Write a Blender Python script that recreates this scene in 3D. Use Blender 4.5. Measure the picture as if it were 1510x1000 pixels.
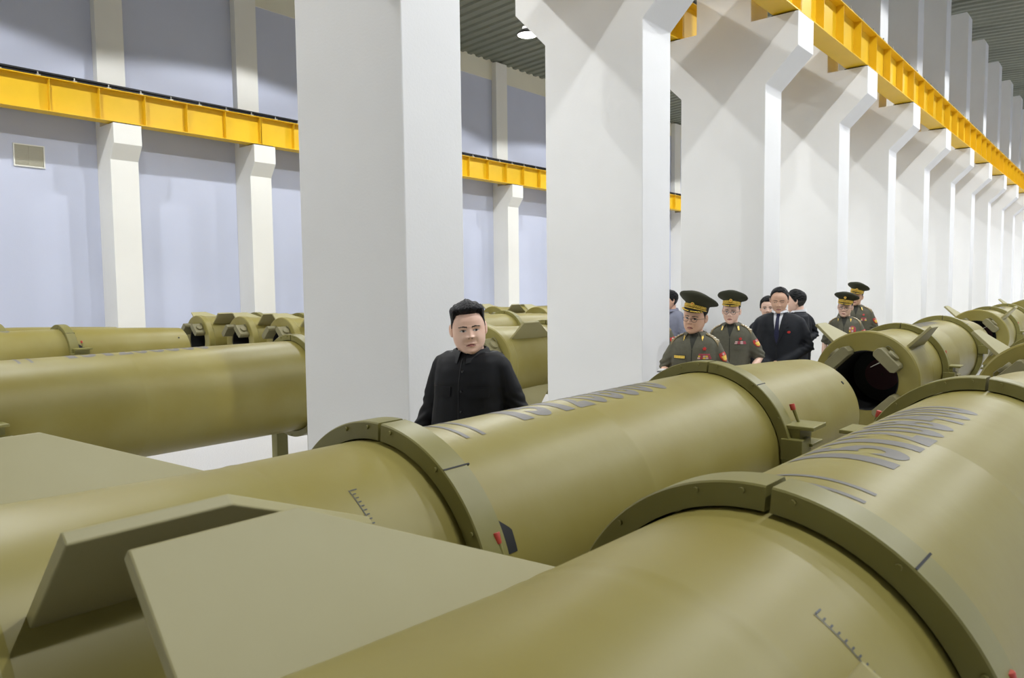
import bpy, bmesh, math, random
import numpy as np
from mathutils import Vector, Matrix, noise
from mathutils.bvhtree import BVHTree
random.seed(7)
scn = bpy.context.scene
COL = scn.collection
for o in list(bpy.data.objects):
    bpy.data.objects.remove(o)

# ------------------------------------------------------------------ camera, world, exposure
CAMH = 1.80
cam_d = bpy.data.cameras.new('camera')
cam = bpy.data.objects.new('camera', cam_d)
COL.objects.link(cam)
cr = Vector((0.7644685, 0.64456172, -0.01131801))
cu = Vector((-0.03485536, 0.05885755, 0.9976577))
cf = Vector((-0.64371812, 0.76228339, -0.06746117))
m = Matrix((cr, cu, -cf)).transposed().to_4x4()
m.translation = (0, 0, CAMH)
cam.matrix_world = m
cam_d.sensor_width = 36.0
cam_d.lens = 36.0 * 1091.53 / 1510.0
cam_d.clip_start = 0.05
cam_d.clip_end = 300
cam_d.dof.use_dof = True
cam_d.dof.focus_distance = 4.6
cam_d.dof.aperture_fstop = 6.3
scn.camera = cam

w = bpy.data.worlds.new('world')
scn.world = w
w.use_nodes = True
w.node_tree.nodes['Background'].inputs[0].default_value = (0.9, 0.95, 1.0, 1)
w.node_tree.nodes['Background'].inputs[1].default_value = 0.02
scn.view_settings.view_transform = 'Standard'
scn.view_settings.look = 'None'
scn.view_settings.gamma = 1.0
scn.view_settings.use_curve_mapping = False
scn.view_settings.exposure = 0.36
LAMP_W = 700.0
LAMP_COL = (0.965, 0.985, 1.0)
LAMP_Z = 6.5 + CAMH

# ------------------------------------------------------------------ materials
def mat(name, col, rough=0.5, metal=0.0, var=0.0, scale=4.0, col2=None, bump=0.0, bscale=30.0, spec=0.5, coat=0.0, emit=None):
    mt = bpy.data.materials.new(name)
    mt.use_nodes = True
    nt = mt.node_tree
    b = nt.nodes['Principled BSDF']
    b.inputs['Base Color'].default_value = (*col, 1)
    b.inputs['Roughness'].default_value = rough
    b.inputs['Metallic'].default_value = metal
    b.inputs['Specular IOR Level'].default_value = spec
    if coat:
        b.inputs['Coat Weight'].default_value = coat
        b.inputs['Coat Roughness'].default_value = 0.25
    if emit:
        b.inputs['Emission Color'].default_value = (*emit[0], 1)
        b.inputs['Emission Strength'].default_value = emit[1]
    tc = nt.nodes.new('ShaderNodeTexCoord')
    if var > 0 or col2:
        n = nt.nodes.new('ShaderNodeTexNoise')
        n.inputs['Scale'].default_value = scale
        n.inputs['Detail'].default_value = 5
        nt.links.new(tc.outputs['Object'], n.inputs['Vector'])
        r = nt.nodes.new('ShaderNodeValToRGB')
        c2 = col2 or tuple(c * (1 - var) for c in col)
        r.color_ramp.elements[0].position = 0.32
        r.color_ramp.elements[0].color = (*c2, 1)
        r.color_ramp.elements[1].position = 0.68
        r.color_ramp.elements[1].color = (*col, 1)
        nt.links.new(n.outputs['Fac'], r.inputs['Fac'])
        nt.links.new(r.outputs['Color'], b.inputs['Base Color'])
    if bump > 0:
        n2 = nt.nodes.new('ShaderNodeTexNoise')
        n2.inputs['Scale'].default_value = bscale
        n2.inputs['Detail'].default_value = 4
        nt.links.new(tc.outputs['Object'], n2.inputs['Vector'])
        bp = nt.nodes.new('ShaderNodeBump')
        bp.inputs['Strength'].default_value = bump
        bp.inputs['Distance'].default_value = 0.02
        nt.links.new(n2.outputs['Fac'], bp.inputs['Height'])
        nt.links.new(bp.outputs['Normal'], b.inputs['Normal'])
    return mt

M = {}
M['white'] = mat('white_paint', (0.80, 0.80, 0.785), 0.6, var=0.04, scale=1.3, bump=0.05, bscale=60)
M['cream'] = mat('cream_paint', (0.79, 0.78, 0.73), 0.6, var=0.04, scale=1.0, bump=0.08, bscale=60)
M['band'] = mat('cream_band_warm_light', (0.76, 0.735, 0.60), 0.6, var=0.04, scale=1.0)  # cream band paint with the warm light's yellow mixed into the colour
M['lav'] = mat('lavender_paint', (0.55, 0.585, 0.72), 0.6, var=0.04, scale=0.8, bump=0.08, bscale=50)
M['floor'] = mat('speckled_terrazzo', (0.68, 0.67, 0.66), 0.35, scale=90, col2=(0.46, 0.45, 0.45))
M['ceil'] = mat('ribbed_steel_sheet', (0.185, 0.198, 0.155), 0.55, var=0.08, scale=2)
M['yellow'] = mat('yellow_crane_paint', (0.80, 0.50, 0.012), 0.42, var=0.05, scale=3)
M['rail'] = mat('dark_rail_steel', (0.03, 0.03, 0.032), 0.5, 0.6)
M['clip'] = mat('grey_clip_steel', (0.50, 0.48, 0.43), 0.4, 0.5)
M['pad'] = mat('black_rubber_pad', (0.012, 0.012, 0.012), 0.8)
M['vent'] = mat('vent_slats', (0.50, 0.48, 0.38), 0.6)
M['ventf'] = mat('vent_frame', (0.78, 0.77, 0.70), 0.5)
M['lampsh'] = mat('lamp_housing', (0.12, 0.12, 0.12), 0.5)
M['lampring'] = mat('lamp_ring', (0.85, 0.85, 0.82), 0.4, emit=((1, .98, .94), 0.8))
M['lampon'] = mat('lamp_glow', (1, 1, 1), 0.5, emit=((1.0, 0.98, 0.94), 6.0))
M['olive'] = mat('olive_paint', (0.262, 0.226, 0.064), 0.43, scale=2.2, col2=(0.232, 0.190, 0.037), bump=0.05, bscale=9, spec=0.36)
M['oliver'] = mat('olive_ring_paint', (0.212, 0.195, 0.056), 0.45, scale=4, col2=(0.185, 0.165, 0.040))
M['olivefin'] = mat('olive_fin_paint', (0.345, 0.315, 0.155), 0.5, scale=2.5, col2=(0.32, 0.285, 0.125))
M['olivedk'] = mat('olive_block_paint', (0.20, 0.18, 0.085), 0.55, var=0.15, scale=8)
M['black'] = mat('black_cavity_and_patch', (0.006, 0.006, 0.006), 0.7)
M['maroon'] = mat('maroon_plug', (0.075, 0.012, 0.018), 0.6)
M['stencil'] = mat('grey_stencil_paint', (0.175, 0.166, 0.150), 0.5, var=0.1, scale=6, spec=0.25)
M['tick'] = mat('dark_tick_paint', (0.04, 0.045, 0.05), 0.5)
M['red'] = mat('red_grip_plastic', (0.42, 0.045, 0.025), 0.4)
M['steel'] = mat('bare_steel', (0.45, 0.43, 0.38), 0.35, 0.7)
# people
M['skin'] = mat('skin', (0.88, 0.60, 0.47), 0.42, scale=14, col2=(0.84, 0.54, 0.41), spec=0.45)
M['skin2'] = mat('skin_tan', (0.78, 0.49, 0.345), 0.45, scale=14, col2=(0.72, 0.43, 0.295), spec=0.45)
M['lip'] = mat('lips', (0.52, 0.205, 0.17), 0.45)
M['mouthline'] = mat('mouth_line', (0.16, 0.05, 0.045), 0.5)
M['eyew'] = mat('eye_white', (0.66, 0.62, 0.58), 0.3)
M['iris'] = mat('eye_iris', (0.015, 0.010, 0.008), 0.2)
M['brow'] = mat('brow_hair', (0.045, 0.032, 0.026), 0.7)
M['hair'] = mat('black_hair', (0.006, 0.006, 0.007), 0.5, bump=0.6, bscale=70, spec=0.25)
M['stubble'] = mat('shaved_hair', (0.035, 0.032, 0.030), 0.6, bump=0.3, bscale=150)
M['kimsuit'] = mat('black_wool_suit', (0.0060, 0.0064, 0.0082), 0.6, var=0.2, scale=30, bump=0.15, bscale=6, spec=0.22)
M['suit'] = mat('charcoal_wool_suit', (0.014, 0.016, 0.021), 0.7, var=0.2, scale=30, spec=0.3)
M['trouser'] = mat('dark_trousers', (0.012, 0.013, 0.015), 0.7)
M['shoe'] = mat('black_shoe_leather', (0.006, 0.006, 0.006), 0.25)
M['uniform'] = mat('olive_grey_uniform_cloth', (0.120, 0.115, 0.082), 0.75, var=0.12, scale=40, spec=0.25)
M['tee'] = mat('dark_undershirt', (0.030, 0.031, 0.022), 0.8)
M['capcloth'] = mat('dark_green_cap_cloth', (0.046, 0.048, 0.029), 0.75, spec=0.25)
M['capband'] = mat('black_cap_band', (0.010, 0.011, 0.009), 0.5)
M['gold'] = mat('gold_braid', (0.93, 0.64, 0.10), 0.35, 0.1, var=0.3, scale=60)
M['goldcloth'] = mat('gold_shoulder_cloth', (0.27, 0.205, 0.095), 0.5, 0.2, var=0.2, scale=80)
M['star'] = mat('silver_star', (0.85, 0.82, 0.70), 0.3, 0.3)
M['badgered'] = mat('red_badge', (0.52, 0.03, 0.025), 0.4)
M['ribbon'] = mat('ribbon_pale', (0.62, 0.42, 0.38), 0.6)
M['ribbon2'] = mat('ribbon_crimson', (0.40, 0.06, 0.08), 0.6)
M['shirt'] = mat('white_shirt', (0.74, 0.75, 0.78), 0.6)
M['tie'] = mat('navy_tie', (0.010, 0.012, 0.05), 0.5)
M['bluegrey'] = mat('blue_grey_shirt', (0.19, 0.20, 0.26), 0.7)
M['button'] = mat('black_button', (0.02, 0.02, 0.02), 0.15)
M['frame'] = mat('spectacle_frame', (0.03, 0.025, 0.02), 0.3, 0.5)
M['paper'] = mat('notebook_paper', (0.80, 0.79, 0.76), 0.6)
M['cover'] = mat('notebook_cover', (0.015, 0.015, 0.018), 0.4)
gl = bpy.data.materials.new('lens_glass')
gl.use_nodes = True
_b = gl.node_tree.nodes['Principled BSDF']
_b.inputs['Transmission Weight'].default_value = 1.0
_b.inputs['Roughness'].default_value = 0.02
_b.inputs['IOR'].default_value = 1.02
M['lens'] = gl

# ------------------------------------------------------------------ helpers
def link(name, me, parent=None):
    o = bpy.data.objects.new(name, me)
    COL.objects.link(o)
    if parent:
        o.parent = parent
    return o

def finish(bm, name, mats, parent=None, smooth=None, bevel=0.0):
    bmesh.ops.remove_doubles(bm, verts=bm.verts, dist=1e-6)
    bmesh.ops.recalc_face_normals(bm, faces=bm.faces)
    if bevel > 0:
        es = [e for e in bm.edges if len(e.link_faces) == 2 and e.calc_face_angle(0) > 0.5]
        bmesh.ops.bevel(bm, geom=es, offset=bevel, segments=2, affect='EDGES', profile=0.5)
    me = bpy.data.meshes.new(name)
    bm.to_mesh(me)
    bm.free()
    for mm in (mats if isinstance(mats, (list, tuple)) else [mats]):
        me.materials.append(M[mm])
    if smooth is not None:
        me.shade_smooth()
        if smooth < 179:
            me.set_sharp_from_angle(angle=math.radians(smooth))
    return link(name, me, parent)

def tag(o, label=None, cat=None, group=None, kind=None):
    if label: o['label'] = label
    if cat: o['category'] = cat
    if group: o['group'] = group
    if kind: o['kind'] = kind
    return o

def empty(name, loc, rz=0.0, label=None, cat=None, group=None):
    o = bpy.data.objects.new(name, None)
    COL.objects.link(o)
    o.empty_display_size = 0.2
    o.location = loc
    o.rotation_euler = (0, 0, rz)
    return tag(o, label, cat, group)

def copy_tree(o, parent=None):
    c = o.copy()
    COL.objects.link(c)
    if parent: c.parent = parent
    for ch in list(o.children):
        copy_tree(ch, c)
    return c

def box(bm, x0, x1, y0, y1, z0, z1, mi=0, mtx=None):
    vs = [bm.verts.new((x, y, z)) for x in (x0, x1) for y in (y0, y1) for z in (z0, z1)]
    if mtx:
        for v in vs: v.co = mtx @ v.co
    for f in ((0, 1, 3, 2), (4, 6, 7, 5), (0, 4, 5, 1), (2, 3, 7, 6), (0, 2, 6, 4), (1, 5, 7, 3)):
        bm.faces.new([vs[i] for i in f]).material_index = mi
    return vs

def tube(bm, pts, rads, seg=12, mi=0, caps=True):
    """a round, tapering tube through pts; rads are numbers or (side, front) pairs"""
    pts = [Vector(p) for p in pts]
    rings = []
    prev = None
    for i, p in enumerate(pts):
        d = (pts[min(i + 1, len(pts) - 1)] - pts[max(i - 1, 0)]).normalized()
        if prev is None:
            ref = Vector((0, 1, 0)) if abs(d.y) < 0.9 else Vector((1, 0, 0))
            a = d.cross(ref).normalized()
        else:
            a = (prev - d * prev.dot(d)).normalized()
        prev = a
        b = d.cross(a)
        r = rads[i] if isinstance(rads, (list, tuple)) else rads
        ra, rb = r if isinstance(r, (list, tuple)) else (r, r)
        rings.append([bm.verts.new(p + a * ra * math.cos(t) + b * rb * math.sin(t)) for t in [2 * math.pi * k / seg for k in range(seg)]])
    for r0, r1 in zip(rings, rings[1:]):
        for k in range(seg):
            bm.faces.new((r0[k], r0[(k + 1) % seg], r1[(k + 1) % seg], r1[k])).material_index = mi
    if caps:
        bm.faces.new(rings[0][::-1]).material_index = mi
        bm.faces.new(rings[-1]).material_index = mi

def capsule(bm, pts, rads, seg=12, mi=0):
    """tube with rounded ends"""
    pts = [Vector(p) for p in pts]
    r0, r1 = rads[0], rads[-1]
    d0 = (pts[0] - pts[1]).normalized()
    d1 = (pts[-1] - pts[-2]).normalized()
    P = [pts[0] + d0 * r0 * 0.95, pts[0] + d0 * r0 * 0.6] + pts + [pts[-1] + d1 * r1 * 0.6, pts[-1] + d1 * r1 * 0.95]
    Rr = [r0 * 0.25, r0 * 0.8] + list(rads) + [r1 * 0.8, r1 * 0.25]
    tube(bm, P, Rr, seg, mi)

def lathe_y(bm, prof, seg=96, a0=0.0, a1=360.0, mi=0, cz=0.0, closed=True):
    """revolve (r, y) about the y axis; angle from +z towards +x; a partial turn is capped"""
    full = (a1 - a0) >= 359.999
    n = seg if full else max(3, int(seg * (a1 - a0) / 360)) + 1
    rings = []
    for k in range(n):
        a = math.radians(a0 + (a1 - a0) * k / (n if full else n - 1))
        rings.append([bm.verts.new((r * math.sin(a), y, cz + r * math.cos(a))) for r, y in prof])
    L = len(prof)
    for k in range(n if full else n - 1):
        A, B = rings[k], rings[(k + 1) % n]
        for j in range(L if closed else L - 1):
            q = (A[j], A[(j + 1) % L], B[(j + 1) % L], B[j])
            try: bm.faces.new(q).material_index = mi
            except ValueError: pass
    if not full and closed:
        bm.faces.new(rings[0]).material_index = mi
        bm.faces.new(rings[-1][::-1]).material_index = mi

def lathe_z(bm, prof, seg=32, mi=0, c=(0, 0, 0), mis=None):
    rings = []
    for r, z in prof:
        rings.append([bm.verts.new((c[0] + r * math.cos(2 * math.pi * k / seg), c[1] + r * math.sin(2 * math.pi * k / seg), c[2] + z)) for k in range(seg)])
    for j in range(len(prof) - 1):
        for k in range(seg):
            bm.faces.new((rings[j][k], rings[j][(k + 1) % seg], rings[j + 1][(k + 1) % seg], rings[j + 1][k])).material_index = mis[j] if mis else mi
    bm.faces.new(rings[0][::-1]).material_index = mis[0] if mis else mi
    bm.faces.new(rings[-1]).material_index = mis[-1] if mis else mi

def prism_y(bm, poly, y0, y1, mi=0):
    a = [bm.verts.new((x, y0, z)) for x, z in poly]
    b = [bm.verts.new((x, y1, z)) for x, z in poly]
    n = len(poly)
    bm.faces.new(a).material_index = mi
    bm.faces.new(b[::-1]).material_index = mi
    for i in range(n):
        bm.faces.new((a[i], a[(i + 1) % n], b[(i + 1) % n], b[i])).material_index = mi

H = CAMH
# ------------------------------------------------------------------ the hall
Y0, Y1 = -7.0, 66.0
XL, XR = -16.1, 7.7
bm = bmesh.new(); box(bm, XL - 0.3, XR + 0.3, Y0 - 0.3, Y1 + 0.3, -0.2, 0.0)
tag(finish(bm, 'floor', 'floor'), kind='structure')
bm = bmesh.new(); box(bm, XL - 0.3, XL, Y0, Y1, 0, 9.3)
tag(finish(bm, 'wall_left', 'lav'), kind='structure')
bm = bmesh.new(); box(bm, XL, XL + 0.02, Y0, Y1, H + 6.7, 9.2)
tag(finish(bm, 'trim_1', 'band'), kind='structure')
bm = bmesh.new(); box(bm, XR, XR + 0.3, Y0, Y1, 0, 9.3)
tag(finish(bm, 'wall_right', 'lav'), kind='structure')
bm = bmesh.new(); box(bm, XL, XR, Y1, Y1 + 0.3, 0, 10)
tag(finish(bm, 'wall_far', 'white'), kind='structure')
bm = bmesh.new(); box(bm, XL, XR, Y0 - 0.3, Y0, 0, 10)
tag(finish(bm, 'wall_near', 'white'), kind='structure')

def ceiling(bm, xa, za, xb, zb):
    per = 0.36
    prof = [(0.0, 0.0), (0.10, 0.0), (0.14, 0.05), (0.28, 0.05), (0.32, 0.0)]
    ys = []
    y = Y0
    while y < Y1:
        for dy, dz in prof: ys.append((y + dy, dz))
        y += per
    lo = [(bm.verts.new((xa, y, za + dz)), bm.verts.new((xb, y, zb + dz))) for y, dz in ys]
    hi = [(bm.verts.new((xa, y, za + dz + 0.012)), bm.verts.new((xb, y, zb + dz + 0.012))) for y, dz in ys]
    for (a, b), (c, d) in zip(lo, lo[1:]): bm.faces.new((a, b, d, c))
    for (a, b), (c, d) in zip(hi, hi[1:]): bm.faces.new((a, c, d, b))
bm = bmesh.new()
ZW, ZM = H + 7.26, H + 7.92
ceiling(bm, XL - 0.2, ZW, -4.2, ZM)
ceiling(bm, -4.2, ZM, XR + 0.2, ZW)
tag(finish(bm, 'ceiling', 'ceil'), kind='structure')

# free-standing columns of the middle row
NCOL = 17
CY = lambda n: 3.237 + 3.0 * n
CT = 0.542
prof = [(-4.777, 0), (-3.624, 0), (-3.624, H + 2.51), (-3.229, H + 2.90), (-3.229, H + 3.31), (-3.82, H + 3.31), (-3.82, H + 7.42),
        (-3.87, H + 7.5), (-4.56, H + 7.5), (-4.56, H + 3.31), (-5.172, H + 3.31), (-5.172, H + 2.90), (-4.777, H + 2.51)]
xc = -4.2
bm = bmesh.new()
prism_y(bm, [(x - xc, z) for x, z in prof], 0, CT)
col0 = finish(bm, 'concrete_column', 'white', bevel=0.008)
bm = bmesh.new(); box(bm, 0.62, 0.95, 0.04, CT - 0.04, H + 3.31, H + 3.33)
padr = finish(bm, 'bearing_pad', 'pad', col0)
bm = bmesh.new(); box(bm, -0.95, -0.62, 0.04, CT - 0.04, H + 3.31, H + 3.33)
padl = finish(bm, 'bearing_pad', 'pad', col0)
ordn = ['nearest', 'second', 'third', 'fourth', 'fifth', 'sixth', 'seventh', 'eighth', 'ninth', 'tenth', 'eleventh', 'twelfth', 'thirteenth', 'fourteenth', 'fifteenth', 'sixteenth', 'seventeenth']
collab = {-1: 'white concrete column just behind the camera side of the row',
          0: 'nearest white column, its grey face behind the man in the black suit',
          1: 'white column with forked head between the man in black and the officers',
          2: 'white forked column directly behind the two leading officers'}
for n in range(-1, NCOL):
    c = col0 if n == 0 else copy_tree(col0)
    c.location = (xc, CY(n), 0)
    tag(c, collab.get(n, '%s white forked concrete column counted along the row from the camera' % ordn[n] if n >= 0 else ''), 'column', 'white columns of the middle row')

# half columns on the left wall
prof = [(0, 0), (0.63, 0), (0.63, H + 2.63), (0.83, H + 2.922), (0.83, H + 3.31), (0.20, H + 3.31), (0.20, H + 7.24), (0, H + 7.24)]
bm = bmesh.new(); prism_y(bm, prof, 0, 0.536)
pil0 = finish(bm, 'pilaster', 'cream', bevel=0.006)
bm = bmesh.new(); box(bm, 0.48, 0.80, 0.04, 0.50, H + 3.31, H + 3.33)
finish(bm, 'bearing_pad', 'pad', pil0)
pillab = {-1: 'white wall pilaster out of frame to the left', 0: 'first white wall pilaster from the left, right of the vent',
          1: 'second white wall pilaster from the left, just left of the grey column', 2: 'wall pilaster hidden behind the nearest column',
          3: 'wall pilaster behind the lit face of the nearest column', 4: 'white wall pilaster seen between the two nearest columns'}
for n in range(-2, 10):
    c = pil0 if n == 0 else copy_tree(pil0)
    c.location = (XL, 6.188 + 3 * n, 0)
    tag(c, pillab.get(n, 'white wall pilaster farther along the left wall, hidden by columns'), 'pilaster', 'pilasters of the left wall')

# crane girders (one per six metres) and rails
def girder(xw, z0, z1, L=6.0):
    root = empty('crane_girder', (0, 0, 0))
    bm = bmesh.new()
    box(bm, -0.007, 0.007, 0.006, L - 0.006, z0 + 0.015, z1 - 0.015)
    box(bm, -0.152, 0.152, 0.006, L - 0.006, z0, z0 + 0.015)
    box(bm, -0.125, 0.125, 0.006, L - 0.006, z1 - 0.015, z1)
    finish(bm, 'girder_beam', 'yellow', root)
    ys = [0.012] + [L * k / 7 for k in range(1, 7)] + [L - 0.022]
    first = None
    for y in ys:
        if first is None:
            bm = bmesh.new()
            for s in (-1, 1):
                a, b = sorted((s * 0.007, s * 0.115))
                box(bm, a, b, 0, 0.010, z0 + 0.015, z1 - 0.015)
            first = finish(bm, 'stiffener_plate', 'yellow', root)
            st = first
        else:
            st = first.copy(); COL.objects.link(st)
        st.location = (0, y, 0)
    return root
g0 = girder(0, H + 3.33, H + 3.95)
def run(x, ya, n, labels, group):
    for k in range(n):
        c = g0 if (not g0.get('label')) else copy_tree(g0)
        c.location = (x, ya + 6 * k, 0)
        tag(c, labels[min(k, len(labels) - 1)], 'crane girder', group)
run(-15.43, -2.59, 7, ['yellow crane girder section out of frame on the left wall', 'yellow crane girder on left wall, from the left edge to the bolted joint',
    'yellow crane girder on left wall, starting at the joint and passing behind the grey column', 'yellow crane girder seen between the two nearest white columns',
    'short piece of yellow girder seen between second and third white columns', 'yellow left wall girder hidden by columns', 'far yellow left wall girder hidden by columns'], 'left wall crane girders')
run(-3.405, -2.5, 9, ['yellow girder on the right brackets behind the camera', 'yellow girder on right brackets above the frame', 'yellow girder ending on the bracket above the leading officers',
    'yellow girder on right brackets, first full section running from the top edge', 'yellow girder on right brackets, second full section down the row', 'yellow girder on right brackets, third section, partly shaded',
    'yellow girder on right brackets, fourth section, at the right edge', 'far yellow girder on right brackets', 'farthest yellow girder on right brackets'], 'middle row crane girders')
run(-4.995, -2.5, 9, ['yellow girder on left brackets behind the camera', 'yellow girder on left brackets above the frame', 'yellow girder on left brackets glimpsed above the second column shoulder',
    'yellow girder on left brackets hidden by columns', 'next hidden yellow girder on left brackets', 'fifth yellow girder on left brackets, hidden', 'sixth yellow girder on left brackets, hidden', 'seventh yellow girder on left brackets, hidden', 'last yellow girder on left brackets, hidden'], 'middle row left crane girders')

def crane_rail(x, ya, yb, label, side):
    z = H + 3.95
    bm = bmesh.new()
    box(bm, x - 0.055, x + 0.055, ya, yb, z, z + 0.016)
    box(bm, x - 0.009, x + 0.009, ya, yb, z + 0.016, z + 0.075)
    box(bm, x - 0.034, x + 0.034, ya, yb, z + 0.075, z + 0.11)
    r = finish(bm, 'crane_rail', 'rail', bevel=0.003)
    tag(r, label, 'crane rail')
    first = None
    y = ya + 0.2
    n = 0
    while y < yb - 0.1 and n < 96:
        if first is None:
            bm = bmesh.new()
            box(bm, -0.03, 0.04, -0.035, 0.035, 0, 0.022)
            tube(bm, [(0.012, 0, 0.022), (0.012, 0, 0.075)], 0.011, 6)
            first = cl = finish(bm, 'rail_clip', 'clip', r)
        else:
            cl = first.copy(); COL.objects.link(cl)
        cl.location = (x + side * 0.075, y, z)
        cl.rotation_euler = (0, 0, 0 if side > 0 else math.pi)
        y += 0.605; n += 1
crane_rail(-15.43, -2.5, 39, 'black crane rail with small clips along the left wall girder', 1)
crane_rail(-3.405, -2.5, 51, 'dark crane rail on top of the right bracket girders', 1)
crane_rail(-4.995, -2.5, 51, 'dark crane rail on top of the left bracket girders', -1)

# vent on the left wall
r = empty('wall_vent', (XL, 4.98, H + 2.61), 0, 'square louvred wall vent under the yellow girder at the far left', 'vent')
bm = bmesh.new()
for a in ((-0.26, 0.26, 0.19, 0.21), (-0.26, 0.26, -0.21, -0.19), (-0.26, -0.24, -0.19, 0.19), (0.24, 0.26, -0.19, 0.19)):
    box(bm, 0, 0.03, a[0], a[1], a[2], a[3])
finish(bm, 'vent_frame', 'ventf', r)
bm = bmesh.new(); box(bm, 0, 0.006, -0.24, 0.24, -0.19, 0.19)
for k in range(15):
    z = -0.185 + 0.0262 * k
    box(bm, 0.004, 0.02, -0.24, 0.24, z, z + 0.012)
box(bm, 0.004, 0.023, -0.004, 0.004, -0.19, 0.19)
finish(bm, 'vent_grille', 'vent', r)

# high-bay lamps; each carries its own light
def lamp(x, y, label):
    ztop = (ZW + (ZM - ZW) * (x - XL + 0.2) / (-4.2 - XL + 0.2)) if x < -4.2 else (ZM + (ZW - ZM) * (x + 4.2) / (XR + 0.2 + 4.2))
    r = empty('high_bay_lamp', (x, y, LAMP_Z), 0, label, 'ceiling lamp', 'high bay lamps')
    bm = bmesh.new(); lathe_z(bm, [(0.255, 0), (0.27, 0.0), (0.26, 0.05), (0.15, 0.13), (0.14, 0.13), (0.245, 0.03)], 32)
    finish(bm, 'lamp_shade', 'lampsh', r, 40)
    bm = bmesh.new(); lathe_z(bm, [(0.15, -0.016), (0.240, -0.010), (0.252, -0.001), (0.1, -0.0005)], 32)
    finish(bm, 'lamp_diffuser', 'lampon', r, 40)
    bm = bmesh.new(); lathe_z(bm, [(0.13, 0.13), (0.135, 0.16), (0.13, 0.20), (0.1, 0.21)], 24)
    finish(bm, 'lamp_ring', 'lampring', r, 40)
    bm = bmesh.new(); lathe_z(bm, [(0.10, 0.21), (0.09, 0.32), (0.03, 0.42), (0.012, 0.44), (0.012, ztop - LAMP_Z + 0.03)], 16)
    finish(bm, 'lamp_housing', 'lampsh', r, 40)
    ld = bpy.data.lights.new('lamp_light', 'SPOT')
    ld.energy = LAMP_W
    ld.color = LAMP_COL
    ld.spot_size = math.radians(144)
    ld.spot_blend = 0.12
    ld.shadow_soft_size = 0.11
    lo = bpy.data.objects.new('lamp_light', ld)
    COL.objects.link(lo); lo.parent = r
    lo.location = (0, 0, -0.04)
LY = [-2.8 + 6 * k for k in range(10)]
for y in LY:
    for x, nm in ((-12.2, 'far left'), (-8.1, 'near left'), (-0.4, 'near right'), (3.7, 'far right')):
        if y < 0 and x > -4: continue
        lab = 'round high bay lamp glowing under the ribbed ceiling between the two nearest columns' if (x == -12.2 and abs(y - 15.2) < 0.1) else 'high bay lamp number %d of the %s row, out of view' % (round((y - 3.2) / 6) + 2, nm)
        lamp(x, y, lab)

# ------------------------------------------------------------------ missiles
RZ = H - 0.915          # axis height
RB, RR = 0.4385, 0.5
def rad(a, r): return (r * math.sin(math.radians(a)), r * math.cos(math.radians(a)))

def on_body(a, y, r=RB): 
    x, z = rad(a, r)
    return (x, y, z)

def stencil(txt, y0, pitch, acen, aspan, dr=0.0012, bars=False):
    """digits wrapped on the body: reading along +y, tops towards -x"""
    bm = bmesh.new()
    def addpoly_mesh(me, y, wid, hgt, x0, z0, w0, h0):
        b2 = bmesh.new(); b2.from_mesh(me)
        bmesh.ops.triangulate(b2, faces=b2.faces)
        for _ in range(5):
            L = [e for e in b2.edges if e.calc_length() > 0.06 * h0]
            if not L: break
            bmesh.ops.subdivide_edges(b2, edges=L, cuts=1)
            bmesh.ops.triangulate(b2, faces=b2.faces)
        vm = {}
        for v in b2.verts:
            yy = y + (v.co.x - x0) / w0 * wid
            a = acen + aspan / 2 - (v.co.y - z0) / h0 * aspan
            vm[v] = bm.verts.new(on_body(a, yy, RB + dr))
        for f in b2.faces:
            try: bm.faces.new([vm[v] for v in f.verts])
            except ValueError: pass
        b2.free()
    for i, ch in enumerate(txt):
        cu = bpy.data.curves.new('t', 'FONT'); cu.body = ch; cu.size = 1; cu.offset = 0.034
        o = bpy.data.objects.new('t', cu); COL.objects.link(o)
        bpy.context.view_layer.update()
        me = bpy.data.meshes.new_from_object(o.evaluated_get(bpy.context.evaluated_depsgraph_get()))
        xs = [v.co.x for v in me.vertices]; zs = [v.co.y for v in me.vertices]
        wid = pitch * (0.48 if ch == '1' else 0.84)
        addpoly_mesh(me, y0 + pitch * i + (pitch * 0.22 if ch == '1' else 0), wid, 1, min(xs), min(zs), max(xs) - min(xs), max(zs) - min(zs))
        bpy.data.objects.remove(o); bpy.data.curves.remove(cu); bpy.data.meshes.remove(me)
    return bm

def marking_bar(yb, acen=-5, dr=0.0012):
    bm = bmesh.new()
    n = 16
    P = []
    for k in range(n + 1):
        a = acen - 14 + 37 * k / n
        P.append((bm.verts.new(on_body(a, yb, RB + dr)), bm.verts.new(on_body(a, yb + 0.02, RB + dr))))
    for (a, b), (c, d) in zip(P, P[1:]): bm.faces.new((a, b, d, c))
    return bm

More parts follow.
